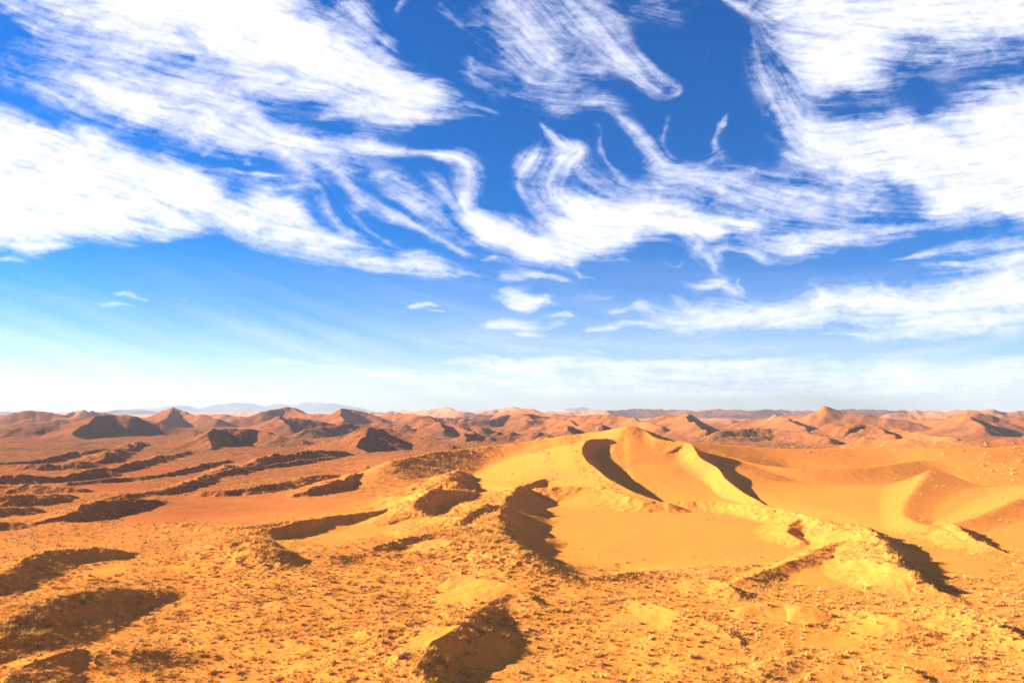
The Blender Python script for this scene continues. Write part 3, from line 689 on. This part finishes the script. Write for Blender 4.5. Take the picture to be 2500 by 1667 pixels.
# top centre
stroke([(1150,-20),(1205,70),(1258,130),(1310,175)], [60,70,60,28], .78, .3)
stroke([(1290,-30),(1370,55),(1415,120),(1455,160),(1505,212),(1535,236)], [60,56,40,26,14,4], .75, .4)
stroke([(1450,100),(1505,172),(1556,202),(1530,238)], [8,12,10,4], .7)
stroke([(1000,-10),(1020,20),(1065,65),(1135,112)], [8,10,9,5], .55); stroke([(1000,30),(1080,55),(1150,60)], [4,8,20], .35)
stroke([(1180,220),(1300,238),(1420,222)], [14,24,14], .4); stroke([(1080,118),(1088,170),(1135,225)], [7,11,7], .4)
stroke([(908,32),(930,-10)], [7,9], .6); stroke([(1400,150),(1300,180),(1200,190)], [20,26,14], .35)
stroke([(1440,20),(1520,40),(1590,60)], [16,22,14], .3); stroke([(1470,0),(1560,10),(1620,0)], [18,18,14], .35)
stroke([(1660,88),(1632,115),(1622,150),(1650,195)], [7,7,5,4], .28); stroke([(1270,235),(1300,255),(1350,270)], [6,8,4], .25)
# upper right
area([(1600,-80),(1735,30),(1768,90),(1795,150),(1800,210),(1830,238),(1900,246),(2000,222),(2100,195),(2050,150),(2120,120),(2250,120),(2500,90),(2700,80),(2700,-80)], .97, 30, .35)
area([(1795,235),(1815,330),(1850,388),(1950,425),(2050,452),(2110,488),(2000,500),(1900,500),(1760,535),(1690,560),(1740,600),(1800,610),(1855,592),(2050,560),(2150,530),(2352,522),(2700,500),(2700,120),(2400,150),(2250,190),(2150,250),(2030,260),(1900,258)], 1.0, 26, .45)
stroke([(1640,-10),(1690,15),(1760,45)], [3,6,10], .8); stroke([(1720,60),(1740,150),(1780,210)], [24,34,24], .35)
hole([(2050,128),(2130,148),(2230,140),(2380,100)], [12,22,26,18], .8); hole([(1890,262),(2010,242),(2110,215),(2210,185)], [12,16,18,8], .75)
hole([(1925,265),(1965,262),(2000,270)], [18,26,12], .8); hole([(1900,442),(1990,462),(2070,478)], [10,18,8], .7); hole([(1800,500),(1860,515)], [12,10], .5)
stroke([(1800,240),(1805,300),(1830,360),(1900,400)], [8,14,22,20], .8); stroke([(1860,440),(1880,470),(1850,500)], [8,16,10], .5)
stroke([(1590,560),(1620,590),(1640,626)], [12,15,7], 1.0); stroke([(1640,602),(1650,574),(1700,574),(1760,598)], [7,7,6,10], .9)
stroke([(1780,110),(2000,120),(2200,130),(2500,110)], [30,50,60,60], .38)
stroke([(1760,150),(1800,250),(1900,290),(2100,250)], [40,50,40,30], .36)
stroke([(1700,420),(1900,470),(2100,480)], [40,50,30], .34)
stroke([(0,100),(200,150),(420,170),(700,230)], [30,36,36,30], .36)
stroke([(500,330),(700,360),(900,390)], [14,24,20], .3)
stroke([(1050,150),(1250,220),(1450,240)], [30,40,30], .26)
# small clouds of the middle
stroke([(785,602),(900,605),(1000,612),(1052,628)], [9,19,18,10], 1.0, .4); stroke([(1045,622),(1115,652)], [9,8], .85)
stroke([(750,615),(775,618)], [5,4], .5)
stroke([(1098,594),(1145,592)], [5,7], .8); stroke([(1140,632),(1200,630),(1250,634)], [8,14,6], .95); stroke([(1240,633),(1310,641)], [4,5], .85)
area([(1140,690),(1140,655),(1175,655),(1210,665),(1282,690),(1222,716),(1192,718),(1160,700)], 1.0, 7, .3); stroke([(1128,680),(1140,690)], [8,9], .8)
stroke([(1307,611),(1320,612)], [5,5], 1.0); stroke([(1318,622),(1335,638),(1368,644)], [3,4,3], .7)
stroke([(1300,688),(1350,688),(1412,680)], [5,9,3], .7); stroke([(1108,748),(1180,752),(1245,752),(1300,742)], [7,16,13,4], .95); stroke([(1180,770),(1240,765)], [5,7], .95)
stroke([(1250,732),(1290,722),(1320,728)], [6,8,4], .7); stroke([(925,705),(965,698),(1006,705)], [4,9,3], 1.0); stroke([(985,718),(1025,720)], [3,3], .8)
stroke([(258,682),(295,681),(342,690)], [4,7,3], .98); stroke([(205,696),(260,700),(305,702)], [3,6,3], .95); stroke([(108,678),(170,689),(190,692)], [2,3,2], .5)
stroke([(-20,594),(28,600),(66,609)], [7,7,3], .95); stroke([(60,592),(122,590)], [5,4], .35); stroke([(420,690),(430,690)], [2,2], .5); stroke([(560,570),(700,590),(780,600)], [6,8,4], .3)
stroke([(1520,598),(1550,608),(1574,602)], [3,5,3], .45); stroke([(1390,625),(1450,626)], [4,3], .35)
stroke([(1565,650),(1600,667),(1650,655),(1702,682)], [5,8,12,5], .9); stroke([(1698,638),(1696,660),(1706,684)], [3,5,4], .7)
stroke([(1540,675),(1590,695)], [4,7], .5); stroke([(1398,720),(1440,714),(1475,702),(1500,712)], [5,10,12,6], .98); stroke([(1345,755),(1420,748),(1510,745)], [4,8,7], .85)
stroke([(1495,722),(1600,734),(1720,722),(1850,722)], [14,28,30,20], .97, .4); stroke([(1560,755),(1620,758)], [5,5], .8)
stroke([(1820,715),(1900,688),(2000,690),(2150,698),(2300,680),(2600,660)], [22,34,40,40,48,50], 1.0, .4); stroke([(1870,652),(1890,672),(1920,690)], [3,8,12], .8)
stroke([(2018,645),(2040,665),(2080,690)], [3,9,14], .85); stroke([(1955,655),(1985,680)], [3,10], .6); stroke([(2480,600),(2352,640),(2280,665),(2200,690)], [30,28,26,20], .9)
stroke([(1700,750),(1850,738),(2100,735),(2400,730)], [6,10,12,14], .7); stroke([(1870,766),(1960,766),(2100,762),(2500,742)], [5,12,13,16], .8)
stroke([(2040,602),(2150,580),(2300,560),(2600,540)], [3,7,16,20], .75); stroke([(2115,606),(2220,606),(2352,590),(2600,580)], [4,11,16,20], .95)
# near the horizon
stroke([(560,828),(750,845),(900,862),(1100,872),(1300,862)], [8,16,18,16,12], .55); stroke([(1090,838),(1200,842),(1350,832),(1500,842),(1810,828)], [7,15,18,14,4], .8)
stroke([(1000,828),(1130,832),(1250,840)], [8,12,8], .5)
stroke([(1330,804),(1360,806),(1392,812)], [4,7,3], .75); stroke([(1590,815),(1690,810)], [3,2], .6); stroke([(1100,818),(1180,824)], [4,3], .5)
stroke([(1000,885),(1500,878),(2000,872),(2600,870)], [20,34,40,44], .55); stroke([(-100,850),(200,862),(600,880),(1000,890)], [6,8,14,16], .35)
stroke([(1500,850),(1900,850),(2600,845)], [14,18,20], .4)

tick('strokes')
# fine granulation
tb = np.arctan(slope); C2 += .25 * np.cos(2 * tb); S2 += .25 * np.sin(2 * tb)
def blur(a, n):
    for _ in range(n):
        a = (np.roll(a, 1, 0) + np.roll(a, -1, 0) + np.roll(a, 1, 1) + np.roll(a, -1, 1) + a * 2) / 6
    return a
def down(a): return a[::4, ::4]
def up(a):
    yi = np.arange(NV) / 4; xi = np.arange(NU) / 4; y0 = np.minimum(yi.astype(int), a.shape[0] - 2); x0 = np.minimum(xi.astype(int), a.shape[1] - 2)
    fy = np.clip(yi - y0, 0, 1)[:, None]; fx = np.clip(xi - x0, 0, 1)[None]
    return (a[y0][:, x0] * (1 - fx) + a[y0][:, x0 + 1] * fx) * (1 - fy) + (a[y0 + 1][:, x0] * (1 - fx) + a[y0 + 1][:, x0 + 1] * fx) * fy
C2 = up(blur(down(C2), 8)); S2 = up(blur(down(S2), 8))
ang = .5 * np.arctan2(S2, C2) + fbm(CXp / 110, CYp / 80, 3, 141) * .35
dX = np.cos(ang) / (uu[1] - uu[0]) / F; dY = -np.sin(ang) / (vv[1] - vv[0]) / F      # grid cells per reading pixel
JJ, II = np.meshgrid(np.arange(NU, dtype=np.float32), np.arange(NV, dtype=np.float32))
def samp(a, x, y):
    x = np.clip(x, 0, NU - 1.001); y = np.clip(y, 0, NV - 1.001); x0 = x.astype(np.int32); y0 = y.astype(np.int32); fx = x - x0; fy = y - y0
    return (a[y0, x0] * (1 - fx) + a[y0, x0 + 1] * fx) * (1 - fy) + (a[y0 + 1, x0] * (1 - fx) + a[y0 + 1, x0 + 1] * fx) * fy
def comb_along(srcs, n, step):
    out = [a_.copy() for a_ in srcs]; wsum = 1.0
    for sg in (1, -1):
        x = JJ.astype(float); y = II.astype(float); vx = dX * sg; vy = dY * sg
        for k in range(n):
            x = x + vx * step; y = y + vy * step
            xi_ = np.clip(x, 0, NU - 1).astype(np.int32); yi_ = np.clip(y, 0, NV - 1).astype(np.int32)
            nx_ = dX[yi_, xi_]; ny_ = dY[yi_, xi_]; sgn = np.where(nx_ * vx + ny_ * vy >= 0, 1, -1); vx = nx_ * sgn; vy = ny_ * sgn
            wk = .5 + .5 * math.cos(math.pi * (k + 1) / (n + 1)); wsum += wk
            for q_, a_ in enumerate(srcs): out[q_] += wk * samp(a_, x, y)
    return [o / wsum for o in out]
n1 = perlin(CXp / 5.0, CYp / 4.0, 151) + .8 * perlin(CXp / 11, CYp / 9, 152)
n2 = perlin(CXp / 20, CYp / 15, 153) + .6 * perlin(CXp / 45, CYp / 30, 154)
f1, M1 = comb_along([n1, dens], 13, 4.0)
f2, M2 = comb_along([n2, M1], 12, 9.0)
f1 /= f1.std(); f2 /= f2.std()
big_ = fbm(CXp / 120 + .5 * fbm(CXp / 90, CYp / 60, 2, 93), CYp / 70, 5, 94, .62)
gran = .6 * fbm(CXp / 30 + f2 * .12, CYp / 16 + f2 * .12, 5, 96, .68) + .4 * fbm(FS / 60, FT / 14, 4, 95, .6)
dsm = up(blur(down(dens), 10)); dsw = up(blur(down(dens), 45))
M = .22 * dens + .22 * M1 + .16 * M2 + .22 * dsm + .18 * dsw
M = np.maximum(M, .86 * (.55 * dens + .45 * M1)) * .6 + M * .4
t_ = M * 1.06 + (f1 * .035 + f2 * .052 + gran * .36 + big_ * .46) * sstep(.0, .30, M) * (1.15 - .4 * M) - .03
dens = .35 * np.clip(t_, 0, 1) * sstep(.02, .25, t_) + .65 * sstep(.06, 1.15, t_)
dens = 1 - (1 - dens) * (1 - .42 * sstep(.27, .03, Vv) * np.clip(.8 + .6 * fbm(FS / 400, FT / 40, 4, 99), .3, 1.2))
tick('combed')
dens *= sstep(1.0, .93, np.abs(U)) * sstep(.70, .66, Vv) * sstep(.012, .026, Vv)
CH = 2600.0
Dd = CH / (Vv + .05); X = U * Dd; Z = CAM_H + Vv * Dd
cco = np.stack([X, Dd, Z], -1).reshape(-1, 3); I = np.arange(NU * NV).reshape(NV, NU)
cf = np.stack([I[:-1, :-1], I[:-1, 1:], I[1:, 1:], I[1:, :-1]], -1).reshape(-1, 4)
dfl = dens.ravel(); cf = cf[dfl[cf].max(1) > .004]
cme = fast_mesh("clouds", cco, cf); set_attr(cme, 'dens', dfl)
m_c = bpy.data.materials.new("cloud"); m_c.use_nodes = True; q = m_c.node_tree; q.nodes.clear()
o_ = q.nodes.new('ShaderNodeOutputMaterial'); t1 = q.nodes.new('ShaderNodeBsdfTranslucent'); t2 = q.nodes.new('ShaderNodeBsdfDiffuse')
t1.inputs[0].default_value = (.68, .72, .80, 1); t2.inputs[0].default_value = (.68, .72, .80, 1)
ad = q.nodes.new('ShaderNodeMixShader'); ad.inputs[0].default_value = .25
q.links.new(t1.outputs[0], ad.inputs[1]); q.links.new(t2.outputs[0], ad.inputs[2])
tp = q.nodes.new('ShaderNodeBsdfTransparent'); mx = q.nodes.new('ShaderNodeMixShader'); aa = q.nodes.new('ShaderNodeAttribute'); aa.attribute_name = 'dens'
q.links.new(aa.outputs['Fac'], mx.inputs[0]); q.links.new(tp.outputs[0], mx.inputs[1]); q.links.new(ad.outputs[0], mx.inputs[2]); q.links.new(mx.outputs[0], o_.inputs[0])
link("clouds", cme, m_c, 'structure')

# unseen cirrus behind and above, added for white fill light, open towards the sun
ea = np.radians(np.linspace(4, 89.5, 70)); aa_ = np.linspace(-np.pi, np.pi, 241); AZ, EL = np.meshgrid(aa_, ea)
tn = np.tan(EL); dd_ = 2750.0 / (tn + .05); bx, by, bzz = dd_ * np.sin(AZ), dd_ * np.cos(AZ), CAM_H + tn * dd_
dv = np.stack([np.sin(AZ) * np.cos(EL), np.cos(AZ) * np.cos(EL), np.sin(EL)], -1)
sunang = np.degrees(np.arccos(np.clip(dv @ sd, -1, 1)))
cosz = np.maximum(np.cos(AZ), 1e-3); front = (np.abs(np.tan(AZ)) < .97) & (np.cos(AZ) > 0) & (tn / cosz < .68)
b_d = sstep(-.25, .35, fbm(bx / 1800 + by / 4000, by / 1100, 4, 171)) * .25 * sstep(20, 34, sunang) * (~front)
bi = np.arange(70 * 241).reshape(70, 241); bf = np.stack([bi[:-1, :-1], bi[:-1, 1:], bi[1:, 1:], bi[1:, :-1]], -1).reshape(-1, 4)
bf = bf[b_d.ravel()[bf].max(1) > .004]
bme = fast_mesh("clouds", np.stack([bx, by, bzz], -1).reshape(-1, 3), bf); set_attr(bme, 'dens', b_d.ravel())
link("clouds", bme, m_c, 'structure')

# ------------------------------------------------------------------ haze
import os
if not os.environ.get('NOHAZE'):
    hx, hy0, hy1, hz0, hz1 = 25000, -3000, 26000, -30, 370
    hv = np.array([(sx, yy, zz) for zz in (hz0, hz1) for sx, yy in ((-hx, hy0), (hx, hy0), (hx, hy1), (-hx, hy1))], float)
    hf = np.array([(3, 2, 1, 0), (4, 5, 6, 7), (0, 1, 5, 4), (1, 2, 6, 5), (2, 3, 7, 6), (3, 0, 4, 7)])
    m_h = bpy.data.materials.new("haze"); m_h.use_nodes = True; q = m_h.node_tree; q.nodes.clear()
    o_ = q.nodes.new('ShaderNodeOutputMaterial'); pv = q.nodes.new('ShaderNodeVolumePrincipled')
    pv.inputs['Color'].default_value = (.86, .90, 1.0, 1); pv.inputs['Density'].default_value = 4.0e-5; pv.inputs['Anisotropy'].default_value = 0.0
    q.links.new(pv.outputs[0], o_.inputs['Volume'])
    link("haze", fast_mesh("haze", hv, hf, smooth=False), m_h, 'stuff')

tick('done')
